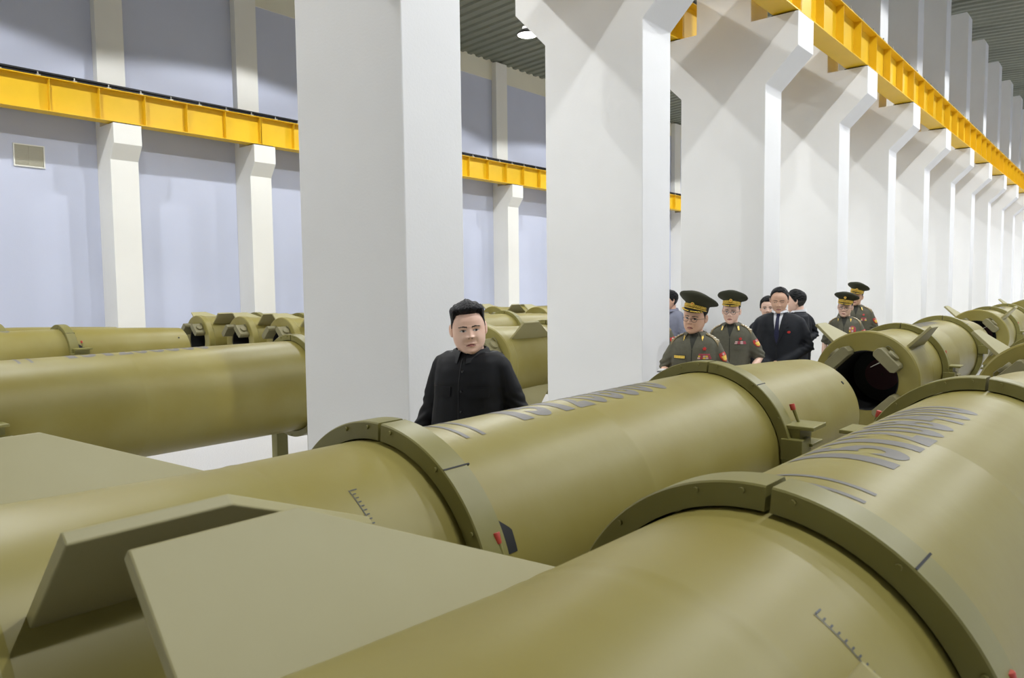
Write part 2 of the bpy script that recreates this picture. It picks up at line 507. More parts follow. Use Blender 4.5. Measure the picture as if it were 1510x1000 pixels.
def make_missile():
    root = empty('missile', (0, 0, 0))
    bm = bmesh.new()
    P = [(0.29, -0.40), (0.29, -1.215), (0.462, -1.225), (0.475, -1.215), (0.475, -1.12), (0.462, -1.10), (0.452, -0.9), (RB, -0.52), (RB + .0015, -0.50), (RB, -0.48),
         (RB, -0.44), (RB + .0015, -0.43), (RB, -0.42), (RB, 0.0), (RB, 1.04), (RB + .0014, 1.05), (RB, 1.06), (RB, 2.40), (0.436, 2.62), (0.43, 2.85), (0.42, 3.1), (0.408, 3.4), (0.392, 3.75), (0.378, 4.0), (0.36, 4.015), (0.36, 3.95), (0.02, 3.95)]
    lathe_y(bm, P, 112, closed=False)
    b = finish(bm, 'missile_body', 'olive', root, 25); b.location.z = RZ
    # nozzle cavity
    bm = bmesh.new()
    lathe_y(bm, [(0.289, -1.21), (0.278, -1.20), (0.27, -1.0), (0.268, -0.62), (0.16, -0.60), (0.005, -0.60)], 64, closed=False)
    o = finish(bm, 'nozzle', ['black', 'maroon'], root, 40); o.location.z = RZ
    for f in o.data.polygons:
        if max(math.hypot(o.data.vertices[i].co.x, o.data.vertices[i].co.z) for i in f.vertices) < 0.2: f.material_index = 1
    # fins
    bm = bmesh.new()
    poly = [(-1.06, 0.40), (-1.06, 0.735), (-0.77, 0.735), (-0.25, 0.43)]
    t = 0.014
    A = [bm.verts.new((-t, y, r)) for y, r in poly]; B = [bm.verts.new((t, y, r)) for y, r in poly]
    bm.faces.new(A); bm.faces.new(B[::-1])
    for i in range(4): bm.faces.new((A[i], A[(i + 1) % 4], B[(i + 1) % 4], B[i]))
    f0 = finish(bm, 'fin', 'olivefin', root, bevel=0.004)
    # vane block with round cap
    bm = bmesh.new()
    prism_y(bm, [(-0.130, 0.280), (-0.105, 0.256), (0.105, 0.256), (0.130, 0.280), (0.130, 0.335), (0.105, 0.354), (-0.105, 0.354), (-0.130, 0.335)], -1.40, -1.222)
    v0 = finish(bm, 'vane_block', 'olivedk', root, bevel=0.005)
    bm = bmesh.new()
    tube(bm, [(0, -1.30, 0.350), (0, -1.30, 0.382)], 0.054, 20)
    finish(bm, 'round_cap', 'olivedk', v0, 30, bevel=0.004)
    bm = bmesh.new()
    tube(bm, [(-0.105, -1.235, 0.34), (-0.105, -1.235, 0.375), (-0.095, -1.235, 0.385), (-0.03, -1.235, 0.385), (-0.02, -1.235, 0.375), (-0.02, -1.235, 0.34)], 0.005, 8)
    finish(bm, 'wire_handle', 'olivedk', v0, 50)
    for k, a in enumerate((45, 135, 225, 315)):
        for src in (f0, v0):
            c = src if k == 0 else copy_tree(src, root)
            c.location = (0, 0, RZ)
            c.rotation_euler = (0, math.radians(a), 0)
    bm = bmesh.new()
    mt = Matrix.Rotation(math.radians(45), 4, 'Y')
    tube(bm, [mt @ Vector((-0.02, -1.30, 0.27)), mt @ Vector((-0.05, -1.33, 0.15))], [0.006, 0.003], 8)
    o = finish(bm, 'vane_pin', 'steel', root, 50); o.location.z = RZ
    # transport rings, each with feet, clamp and lever
    def ring():
        bm = bmesh.new()
        P = [(RB + 0.006, 0.0), (RR - 0.004, 0.0), (RR, 0.004), (RR, 0.10), (RR - 0.02, 0.115), (RB + 0.001, 0.125)]
        lathe_y(bm, P, 128, 4.6, 91.0)
        lathe_y(bm, P, 128, 91.6, 270.4)
        lathe_y(bm, P, 128, 271.0, 363.1)
        for a in (-44, -16, -3, 10, 36, 62, 86, 115, 150, 180, 210, 245, 275, 298):
            x, z = rad(a, 0.482)
            tube(bm, [(x, -0.007, z), (x, 0.002, z)], 0.007, 8)
        rg = finish(bm, 'transport_ring', 'oliver', root, 30)
        bm = bmesh.new()
        mt = Matrix.Rotation(math.radians(38.5), 4, 'Y')
        box(bm, -0.0025, 0.0025, 0.004, 0.112, RR - 0.02, RR + 0.0012, 0, mt)
        finish(bm, 'ring_seam', 'black', rg)
        for s in (1, -1):
            # clamp blocks at the sides of the ring, in two tiers
            bm = bmesh.new()
            def sb(x0, x1, y0, y1, z0, z1):
                x0, x1 = sorted((s * x0, s * x1)); box(bm, x0, x1, y0, y1, z0, z1)
            sb(0.445, 0.555, -0.015, 0.125, 0.015, 0.125)
            sb(0.46, 0.53, 0.03, 0.215, 0.11, 0.175)
            sb(0.445, 0.60, 0.02, 0.225, 0.172, 0.192)
            sb(0.46, 0.57, 0.10, 0.27, 0.075, 0.092)
            finish(bm, 'clamp_block', 'oliver', rg, bevel=0.004)
            bm = bmesh.new()
            x = s * 0.480
            tube(bm, [(x, 0.15, 0.19), (x - s * 0.026, 0.145, 0.262)], [0.008, 0.010], 10, 0)
            tube(bm, [(x - s * 0.026, 0.145, 0.255), (x - s * 0.034, 0.144, 0.284), (x - s * 0.0345, 0.144, 0.286)], [0.0135, 0.0145, 0.013], 12, 1)
            finish(bm, 'clamp_lever', ['oliver', 'red'], rg, 40)
            bm = bmesh.new()  # flat black patch laid on the body just behind the ring
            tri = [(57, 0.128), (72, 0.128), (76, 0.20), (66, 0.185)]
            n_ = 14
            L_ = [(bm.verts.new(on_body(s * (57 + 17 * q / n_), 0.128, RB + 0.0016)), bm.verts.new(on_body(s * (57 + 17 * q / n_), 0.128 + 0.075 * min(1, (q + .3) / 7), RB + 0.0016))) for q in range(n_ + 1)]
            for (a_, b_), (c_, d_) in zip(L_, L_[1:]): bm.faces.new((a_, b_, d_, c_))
            finish(bm, 'lever_black_patch', 'black', rg)
            bm = bmesh.new()
            box(bm, 0.26 if s > 0 else -0.36, 0.36 if s > 0 else -0.26, 0.0, 0.125, -RZ, -0.335)
            box(bm, 0.20 if s > 0 else -0.44, 0.44 if s > 0 else -0.20, -0.05, 0.175, -RZ, -RZ + 0.03)
            finish(bm, 'ring_foot', 'oliver', rg, bevel=0.005)
        return rg
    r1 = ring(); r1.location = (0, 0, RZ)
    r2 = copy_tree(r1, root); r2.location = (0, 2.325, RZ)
    for ch in r1.children:                      # the front ring carries its clamps lower down
        if ch.name.startswith('clamp_block'): ch.location = (0, 0, -0.13)
        if ch.name.startswith('clamp_lever'): ch.location = (0, -0.07, -0.07)
    # tick scale behind the ring, small hole near the open end
    bm = bmesh.new()
    n = 14
    Q = [(bm.verts.new(on_body(31 + 15 * k / n, -0.272, RB + .0014)), bm.verts.new(on_body(31 + 15 * k / n, -0.2695, RB + .0014))) for k in range(n + 1)]
    for (a, b_), (c, d) in zip(Q, Q[1:]): bm.faces.new((a, b_, d, c))
    for k in range(9):
        a = 31 + 15 * k / 8
        L = 0.022 if k == 0 else 0.010
        bm.faces.new([bm.verts.new(on_body(aa, yy, RB + .0014)) for aa, yy in ((a, -0.267), (a + 0.45, -0.267), (a + 0.45, -0.267 + L), (a, -0.267 + L))])
    o = finish(bm, 'tick_scale', 'tick', root); o.location.z = RZ
    for yb in (0.285, 0.365):
        o = finish(marking_bar(yb), 'marking_bar', 'stencil', root); o.location.z = RZ
    bm = bmesh.new()
    mt = Matrix.Rotation(math.radians(51), 4, 'Y')
    tube(bm, [mt @ Vector((0, 3.86, 0.381)), mt @ Vector((0, 3.86, 0.3895))], 0.013, 14)
    o = finish(bm, 'drain_hole', 'black', root); o.location.z = RZ
    return root
proto = make_missile()
U = 0.5
def place(X, Yr, label, yaw=0.0, group=None, serial=None):
    c = proto if not proto.get('label') else copy_tree(proto)
    c.location = (X * U, Yr * U, 0)
    c.rotation_euler = (0, 0, math.radians(yaw))
    tag(c, label, 'missile', group)
    return c
SER = {}
def add_serial(root, txt):
    if txt not in SER:
        o = finish(stencil(txt, 0.60, 0.132, -5, 38), 'serial_number', 'stencil', root)
        SER[txt] = o
    else:
        o = SER[txt].copy(); COL.objects.link(o); o.parent = root
    o.location.z = RZ
G1, G2 = 'missiles in the right aisle', 'missiles in the left aisle'
ml = [
 (-3.67, 2.97, 0.0, 'long olive missile in front of the man in black, fins at lower left', G1, '151208800'),
 (-1.21, 3.0, -2.0, 'olive missile nearest the camera, filling the bottom and right edge', G1, '151208400'),
 (-3.95, 17.6, 0.3, 'olive missile with open nozzle facing the camera, below the two rear officers', G1, '151208800'),
 (-1.02, 16.3, 0.0, 'olive missile at the right edge, only its left fin and tail rim in frame', G1, '151208800'),
 (-4.15, 31.9, 0.0, 'far olive missile in line behind the open nozzle one, fin against the columns', G1, '151208800'),
 (-4.30, 46.4, 0.0, 'farthest olive missile in the right aisle at the right edge', G1, '151208800'),
 (-12.55, 2.95, 0.0, 'shiny olive missile on the left, running up to the grey column', G2, '151208800'),
 (-12.1, 15.65, 0.0, 'olive missile tail with raised fin right behind the man in black', G2, '151208800'),
 (-12.2, 30.2, 0.0, 'olive missile glimpsed beyond the second column, behind the grey shirted man', G2, '151208800'),
 (-22.5, 2.75, 0.0, 'olive missile behind the shiny one on the left, with ring and clamp lever', G2, '151208800'),
 (-25.0, 1.9, 0.0, 'olive missile on the left seen only as a top edge beyond another', G2, '151208800'),
 (-22.3, 16.65, 0.0, 'rightmost of three finned tails left of the grey column', G2, '151208800'),
 (-24.9, 16.6, 0.0, 'middle one of three finned tails left of the grey column', G2, '151208800'),
 (-27.5, 16.3, 0.0, 'leftmost of three finned tails left of the grey column', G2, '151208800'),
 (-18.8, 17.1, 0.0, 'olive missile whose curved ring shows right of the man in black, over the near tail', G2, '151208800'),
 (-22.3, 30.7, 0.0, 'distant olive tail by the left edge of the second column', G2, '151208800'),
 (-25.4, 31.0, 0.0, 'distant olive tail just beside the black suited man\'s hair', G2, '151208800'),
]
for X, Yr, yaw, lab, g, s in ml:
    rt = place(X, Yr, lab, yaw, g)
    if lab.startswith('shiny'):
        max((c for c in rt.children if c.name.startswith('transport_ring')), key=lambda c: c.location.y).location.y = 2.6
        min((c for c in rt.children if c.name.startswith('transport_ring')), key=lambda c: c.location.y).location.y = -0.14
    rt['ser'] = s
for rt in [o for o in bpy.data.objects if o.name.startswith('missile') and o.type == 'EMPTY']:
    if 'ser' in rt:
        add_serial(rt, rt['ser']); del rt['ser']
# ------------------------------------------------------------------ people
def smooth_tab(tab, n):
    hs = np.array([t[0] for t in tab]); vs = np.array([t[1] for t in tab])
    g = np.linspace(0, 1, n)
    v = np.interp(g, hs, vs)
    k = np.array([1, 4, 6, 4, 1]) / 16
    for _ in range(3):
        e = np.concatenate([[v[0]] * 2, v, [v[-1]] * 2]); vv = np.convolve(e, k, 'valid')
        vv[0], vv[-1] = v[0], v[-1]; v = vv
    return v
NR, NA = 118, 132
HH = 0.236
TW = [(0, .22), (.03, .42), (.08, .60), (.16, .765), (.25, .875), (.35, .945), (.45, .985), (.55, 1), (.65, 1), (.75, .965), (.84, .87), (.91, .69), (.96, .47), (1, .02)]
TF = [(0, .70), (.03, .80), (.08, .87), (.16, .885), (.25, .885), (.35, .89), (.45, .90), (.55, .93), (.62, .965), (.70, .955), (.78, .885), (.86, .73), (.93, .50), (.97, .32), (1, .02)]
TB = [(0, -.35), (.05, -.12), (.12, .10), (.2, .34), (.3, .58), (.4, .76), (.5, .90), (.6, .985), (.7, 1), (.8, .93), (.88, .76), (.94, .53), (.97, .36), (1, .02)]
def head_grid(P):
    """returns rows of (point, h, azimuth) for a face looking along -y, origin at mid head"""
    W = 0.0765 * P.get('wide', 1.0); F = 0.100; B = 0.098
    jaw = P.get('jaw', 0.0)
    tw, tf, tb = smooth_tab(TW, NR), smooth_tab(TF, NR), smooth_tab(TB, NR)
    out = []
    for i in range(NR):
        h = i / (NR - 1)
        z = (h - 0.5) * HH
        wj = tw[i] * (1 + jaw * max(0, 1 - h / 0.5)) 
        row = []
        for j in range(NA):
            t = -math.pi + 2 * math.pi * j / NA
            a = t - 0.42 * math.sin(t)
            sx, cy = math.sin(a), math.cos(a)
            n = 2.25
            r = (abs(sx) ** n + abs(cy) ** n) ** (-1 / n)
            x = W * wj * sx * r
            y = -(F * tf[i]) * cy * r if cy > 0 else -(B * tb[i]) * cy * r
            if cy > 0:
                ax = abs(x)
                fr = min(1.0, cy * 1.6)
                G = lambda u, s: math.exp(-(u / s) ** 2)
                d = 0.0
                if h < 0.60:      # nose
                    if h > 0.335: k = (0.60 - h) / 0.225 if h > 0.375 else 1.0 * (h - 0.335) / 0.04
                    else: k = 0
                    k = max(0, min(1, k))
                    d += (0.003 + 0.0185 * k ** 1.3) * G(x, 0.0085 + 0.0055 * k) * (1 if h > 0.335 else max(0, 1 - (0.335 - h) / 0.02))
                    d += 0.0085 * (G(ax - 0.0135, 0.0065)) * G(h - 0.368, 0.028)
                d -= 0.0075 * G(ax - 0.031, 0.016) * G(h - 0.515, 0.05)
                d += 0.0045 * G(ax - 0.031, 0.011) * G(h - 0.500, 0.03)
                d += 0.0030 * G(ax - 0.028, 0.022) * G(h - 0.585, 0.03)
                d += 0.0050 * G(ax - 0.042, 0.022) * G(h - 0.36, 0.10)
                d -= 0.0025 * G(ax - 0.030, 0.007) * G(h - 0.27, 0.06)
                d += 0.0065 * G(x, 0.019) * G(h - 0.235, 0.024)
                d += 0.0055 * G(x, 0.015) * G(h - 0.185, 0.022)
                d -= 0.0045 * G(x, 0.024) * G(h - 0.211, 0.009)
                d += 0.0060 * G(x, 0.024) * G(h - 0.065, 0.05)
                y -= d * fr
            row.append((Vector((x, y, z)), h, a))
        out.append(row)
    return out

def ex_(x): return abs(x) - 0.0315
def head_mesh(bm, P, T, skin=0):
    """adds face + ears; material slots: 0 skin 1 lip 2 mouth line 3 eye white 4 iris 5 brow"""
    g = head_grid(P)
    V = [[bm.verts.new(T @ q[0]) for q in row] for row in g]
    sq = P.get('squint', 1.0)
    for i in range(NR - 1):
        for j in range(NA):
            k = (j + 1) % NA
            f = bm.faces.new((V[i][j], V[i][k], V[i + 1][k], V[i + 1][j]))
            c = (g[i][j][0] + g[i + 1][k][0]) / 2
            h = (g[i][j][1] + g[i + 1][k][1]) / 2
            x, ax = c.x, abs(c.x)
            mi = 0
            if c.y < -0.03 and ax < 0.062:
                dz = (h - 0.500) * HH
                ex = ax - 0.0315
                lens = 0.0050 * sq * max(0, 1 - (ex / 0.0150) ** 2)
                if abs(ex) < 0.0150 and -lens < dz < lens * 0.9: mi = 3
                gx = P.get('gaze', 0.0)
                if mi == 3 and (x - (0.0315 if x > 0 else -0.0315) - gx) ** 2 + dz * dz < 0.0056 ** 2: mi = 4
                if abs(ex) < 0.0165 and lens * 0.9 <= dz < lens * 0.9 + 0.0028: mi = 5
                if P.get('closed') and mi in (3, 4, 5): mi = 0
                if P.get('closed') and c.y < -0.03 and abs(ex_(c.x)) < 0.0155 and abs((h - 0.500) * HH + 0.0015 - 6 * ex_(c.x) ** 2) < 0.0014: mi = 5
                bz = (h - 0.583) * HH - 0.004 * (1 - ((ax - 0.032) / 0.022) ** 2) + 0.002
                if 0.012 < ax < 0.052 and abs(bz) < 0.0032 * (1.15 - 0.5 * (ax - 0.012) / 0.04): mi = 5
                lz = (h - 0.210) * HH
                droop = 0.0040 * (ax / 0.023) ** 2
                if ax < 0.0245:
                    if abs(lz + droop) < 0.0016: mi = 2
                    elif -0.0085 * (1 - (ax / 0.0245) ** 2) < lz + droop < 0.0065 * (1 - (ax / 0.0245) ** 2): mi = 1
                nz = (h - 0.343) * HH
                if abs(nz) < 0.0016 and 0.004 < ax < 0.011: mi = 2
            f.material_index = mi
    bm.faces.new([V[0][j] for j in range(NA)][::-1])
    bm.faces.new([V[-1][j] for j in range(NA)])
    W = 0.0765 * P.get('wide', 1.0)
    for s in (-1, 1):     # ears
        e = bmesh.ops.create_icosphere(bm, subdivisions=3, radius=1.0)
        for v in e['verts']:
            p = v.co
            q = Vector((p.x * 0.009 + s * (W * 0.985 + 0.004), p.y * 0.019 + 0.010, p.z * 0.033 + 0.0))
            rr = math.hypot(p.y, p.z)
            if p.x * s > 0: q.x -= s * 0.006 * math.exp(-((rr - 0.45) / 0.3) ** 2)
            q.x += s * 0.010 * max(0, p.y) 
            v.co = T @ q
    return g

def hair_mesh(P, T, parent, style):
    g = head_grid(P)
    A = np.zeros((NR, NA))
    for i in range(NR):
        for j in range(NA):
            h, a = g[i][j][1], abs(g[i][j][2])
            ad = math.degrees(a)
            line = np.interp(ad, style['az'], style['line'])
            d = h - line
            if d <= 0: continue
            t = np.interp(d, [0, 0.03, 0.12], [0.0015, style['t0'], style['t1']])
            top = max(0, (h - style.get('tophi', 0.7)) / 0.3)
            front = 0.5 + 0.5 * math.cos(a)
            t += style.get('top', 0.0) * top ** 0.8 * (0.55 + 0.45 * front)
            A[i, j] = t
    bm = bmesh.new()
    vm = {}
    def vert(i, j, lay):
        key = (i, j % NA, lay)
        if key not in vm:
            p, h, a = g[i][j % NA]
            n = Vector((p.x / 0.0765 ** 2, p.y / 0.099 ** 2, p.z / 0.118 ** 2 * 0.8)).normalized()
            t = A[i, j % NA]
            if lay:
                q = p + n * t
                if style.get('flat'):
                    k = min(1, max(0, (h - 0.70) / 0.13)); k = k * k * (3 - 2 * k)
                    st = noise.noise(Vector((p.x * 95, p.y * 9, 1.7))) 
                    q = p + n * (0.0035 + 0.006 * k)
                    q.z += k * (0.020 + 0.006 * max(0, math.cos(a)) + 0.006 * st) - 0.05 * k * abs(p.x) * (1 if h > .9 else 0)
                    q.x *= 1 + 0.10 * k * min(1, (h - .7) / .2) * (1 if h < .985 else .4)
                    q.y -= 0.012 * k * max(0, math.cos(a)) + 0.003 * st * k
                elif style.get('top'):
                    k = min(1, t / (style['top'] + 0.01))
                    nz = noise.noise(Vector((math.sin(a) * 5 + style.get('seed', 0), math.cos(a) * 2.0, h * 22)))
                    q += Vector((nz * 0.006, -0.010 * k * max(0, math.cos(a)), 0.006 * k + nz * 0.005))
                q += n * 0.0015 * noise.noise(Vector((a * 14, h * 60, 3)))
            else:
                q = p - n * 0.003
            vm[key] = bm.verts.new(T @ q)
        return vm[key]
    on = lambda i, j: all(A[ii, jj % NA] > 0 for ii in (i, i + 1) for jj in (j, j + 1))
    for i in range(NR - 1):
        for j in range(NA):
            if not on(i, j): continue
            q = [(i, j), (i, j + 1), (i + 1, j + 1), (i + 1, j)]
            f = bm.faces.new([vert(a, b, 1) for a, b in q])
            if style.get('shave') is not None and g[i][j][1] < style['shave'] + 0.02 * math.sin(3 * g[i][j][2]): f.material_index = 1
            bm.faces.new([vert(a, b, 0) for a, b in q[::-1]])
            for (a, b), (da, db) in zip(zip(q, q[1:] + q[:1]), ((-1, 0), (0, 1), (1, 0), (0, -1))):
                ii, jj = i + da, j + db
                if not (0 <= ii < NR - 1) or not on(ii, jj % NA):
                    try: bm.faces.new((vert(*a, 1), vert(*a, 0), vert(*b, 0), vert(*b, 1)))
                    except ValueError: pass
    # close the crown
    try:
        bm.faces.new([vert(NR - 1, j, 1) for j in range(NA)])
    except ValueError: pass
    return finish(bm, 'hair', ['hair', 'stubble'], parent, 179)

def torso_rings(bm, rings, seg=40, n=2.5):
    """rings: (z, halfwidth, front, back, cx, cy)"""
    R_ = []
    for z, hw, fr, bk, cx_, cy_ in rings:
        row = []
        for k in range(seg):
            a = 2 * math.pi * k / seg
            sx, cy = math.sin(a), math.cos(a)
            r = (abs(sx) ** n + abs(cy) ** n) ** (-1 / n)
            row.append(bm.verts.new((cx_ + hw * sx * r, cy_ - (fr if cy > 0 else bk) * cy * r, z)))
        R_.append(row)
    for a, b in zip(R_, R_[1:]):
        for k in range(seg): bm.faces.new((a[k], a[(k + 1) % seg], b[(k + 1) % seg], b[k]))
    bm.faces.new(R_[0][::-1]); bm.faces.new(R_[-1])

def fused(bm, voxel, smooth_it=6):
    """voxel-fuse overlapping closed lofts into one continuous surface"""
    bmesh.ops.recalc_face_normals(bm, faces=bm.faces)
    me = bpy.data.meshes.new('tmp'); bm.to_mesh(me); bm.free()
    o = bpy.data.objects.new('tmp', me); COL.objects.link(o)
    md = o.modifiers.new('r', 'REMESH'); md.mode = 'VOXEL'; md.voxel_size = voxel; md.use_smooth_shade = True
    ms = o.modifiers.new('s', 'SMOOTH'); ms.iterations = smooth_it; ms.factor = 0.5
    bpy.context.view_layer.update()
    out = bpy.data.meshes.new_from_object(o.evaluated_get(bpy.context.evaluated_depsgraph_get()))
    bpy.data.objects.remove(o); bpy.data.meshes.remove(me)
    return out

def wrinkle(me, amp, sc, seed, centres=()):
    """cloth folds: noise stretched across the sleeves and gathered round the elbows"""
    ns = [v.normal.copy() for v in me.vertices]
    for v, n in zip(me.vertices, ns):
        p = v.co
        k = noise.noise(Vector((p.x * sc, p.y * sc, p.z * sc * 0.55 + seed))) + 0.5 * noise.noise(Vector((p.x * sc * 2.3 + seed, p.y * sc * 2.3, p.z * sc * 1.7)))
        a = amp
        for c, r, m_ in centres:
            d = (p - c).length
            if d < r:
                w_ = (1 - d / r)
                k2 = math.sin((p.z * 1.0 + 0.5 * p.x * (1 if c.x > 0 else -1)) * 120 + 3 * noise.noise(p * 9))
                v.co += n * (m_ * w_ * k2)
        v.co += n * (a * k)

def hand(bm, wrist, d, palm_n, side, curl=0.6):
    """palm, four unequal fingers and a thumb; d = pointing direction, palm_n = palm normal"""
    d = Vector(d).normalized(); pn = Vector(palm_n); pn = (pn - d * pn.dot(d)).normalized()
    sd = d.cross(pn) * side
    w_ = Vector(wrist)
    tube(bm, [w_ - d * 0.03, w_ + d * 0.02, w_ + d * 0.05, w_ + d * 0.085, w_ + d * 0.097], [(0.026, 0.020), (0.031, 0.0165), (0.039, 0.0155), (0.041, 0.0145), (0.034, 0.009)] if abs(pn.y) > 0.7 or True else 0, 14)
    L = [0.066, 0.076, 0.070, 0.055]
    for k in range(4):
        o = w_ + d * (0.085 - 0.004 * abs(k - 1)) + sd * (0.030 - 0.020 * k)
        p = [o]; dd = d.copy()
        for q in range(3):
            ang = curl * (0.55 + 0.2 * q)
            dd = (dd * math.cos(ang) + pn * math.sin(ang)).normalized()
            p.append(p[-1] + dd * L[k] * (0.44, 0.32, 0.24)[q])
        capsule(bm, p, [0.0098, 0.0092, 0.0085, 0.0075], 8)
    o = w_ + d * 0.025 + sd * 0.030
    capsule(bm, [o, o + (d * 0.55 + sd * 0.75 + pn * 0.3).normalized() * 0.036, o + (d * 0.55 + sd * 0.75 + pn * 0.3).normalized() * 0.036 + (d * 0.85 + sd * 0.25 + pn * 0.5).normalized() * 0.030], [0.0125, 0.0105, 0.0085], 8)

class Person: pass
def patch(bvh, poly, org, ax, ay, dr, off, thick, name, mats, parent, res=0.012, mi=None, bulge=0.0):
    """cuts polygon (2-D, axes ax/ay at org) and drapes it on the surface hit along dr"""
    b = bmesh.new()
    vs = [b.verts.new((u, v, 0)) for u, v in poly]
    b.faces.new(vs)
    bmesh.ops.triangulate(b, faces=b.faces)
    for _ in range(6):
        L = [e for e in b.edges if e.calc_length() > res]
        if not L: break
        bmesh.ops.subdivide_edges(b, edges=L, cuts=1)
        bmesh.ops.triangulate(b, faces=b.faces)
    dr = Vector(dr).normalized()
    last = None
    bad = []
    for v in b.verts:
        p = Vector(org) + Vector(ax) * v.co.x + Vector(ay) * v.co.y
        hit = bvh.ray_cast(p - dr * 1.0, dr, 2.0)
        if hit[0] is None: bad.append(v); v.co = p; continue
        v.co = hit[0] - dr * off
    bmesh.ops.delete(b, geom=bad, context='VERTS')
    if not b.faces:
        b.free(); return None
    bmesh.ops.recalc_face_normals(b, faces=b.faces)
    if sum((f.normal.dot(dr) * f.calc_area() for f in b.faces)) > 0:
        bmesh.ops.reverse_faces(b, faces=b.faces)
    fs = list(b.faces)
    ex = bmesh.ops.extrude_face_region(b, geom=fs)
    for v in [g_ for g_ in ex['geom'] if isinstance(g_, bmesh.types.BMVert)]: v.co -= dr * thick
    bmesh.ops.delete(b, geom=fs, context='FACES_ONLY') if False else None
    return finish(b, name, mats, parent, 50)

def rect(cx_, cz, w_, h_): return [(cx_ - w_ / 2, cz - h_ / 2), (cx_ + w_ / 2, cz - h_ / 2), (cx_ + w_ / 2, cz + h_ / 2), (cx_ - w_ / 2, cz + h_ / 2)]

HAIR_NORMAL = dict(az=[0, 35, 55, 75, 90, 105, 130, 180], line=[.83, .83, .76, .60, .42, .40, .26, .22], t0=.006, t1=.014, top=.012, tophi=.72, shave=.52)
HAIR_KIM = dict(az=[0, 30, 48, 60, 75, 92, 105, 130, 180], line=[.835, .835, .815, .70, .58, .50, .44, .30, .26], t0=.006, t1=.012, top=.026, tophi=.72, shave=.66, flat=True)
HAIR_THIN = dict(az=[0, 25, 45, 60, 75, 90, 105, 130, 180], line=[.90, .91, .86, .74, .60, .45, .40, .27, .22], t0=.004, t1=.008, top=.014, tophi=.80, shave=.50, seed=4)
HAIR_CAP = dict(az=[0, 60, 72, 90, 105, 130, 180], line=[.95, .80, .62, .46, .42, .30, .26], t0=.002, t1=.003, top=0, shave=.62)

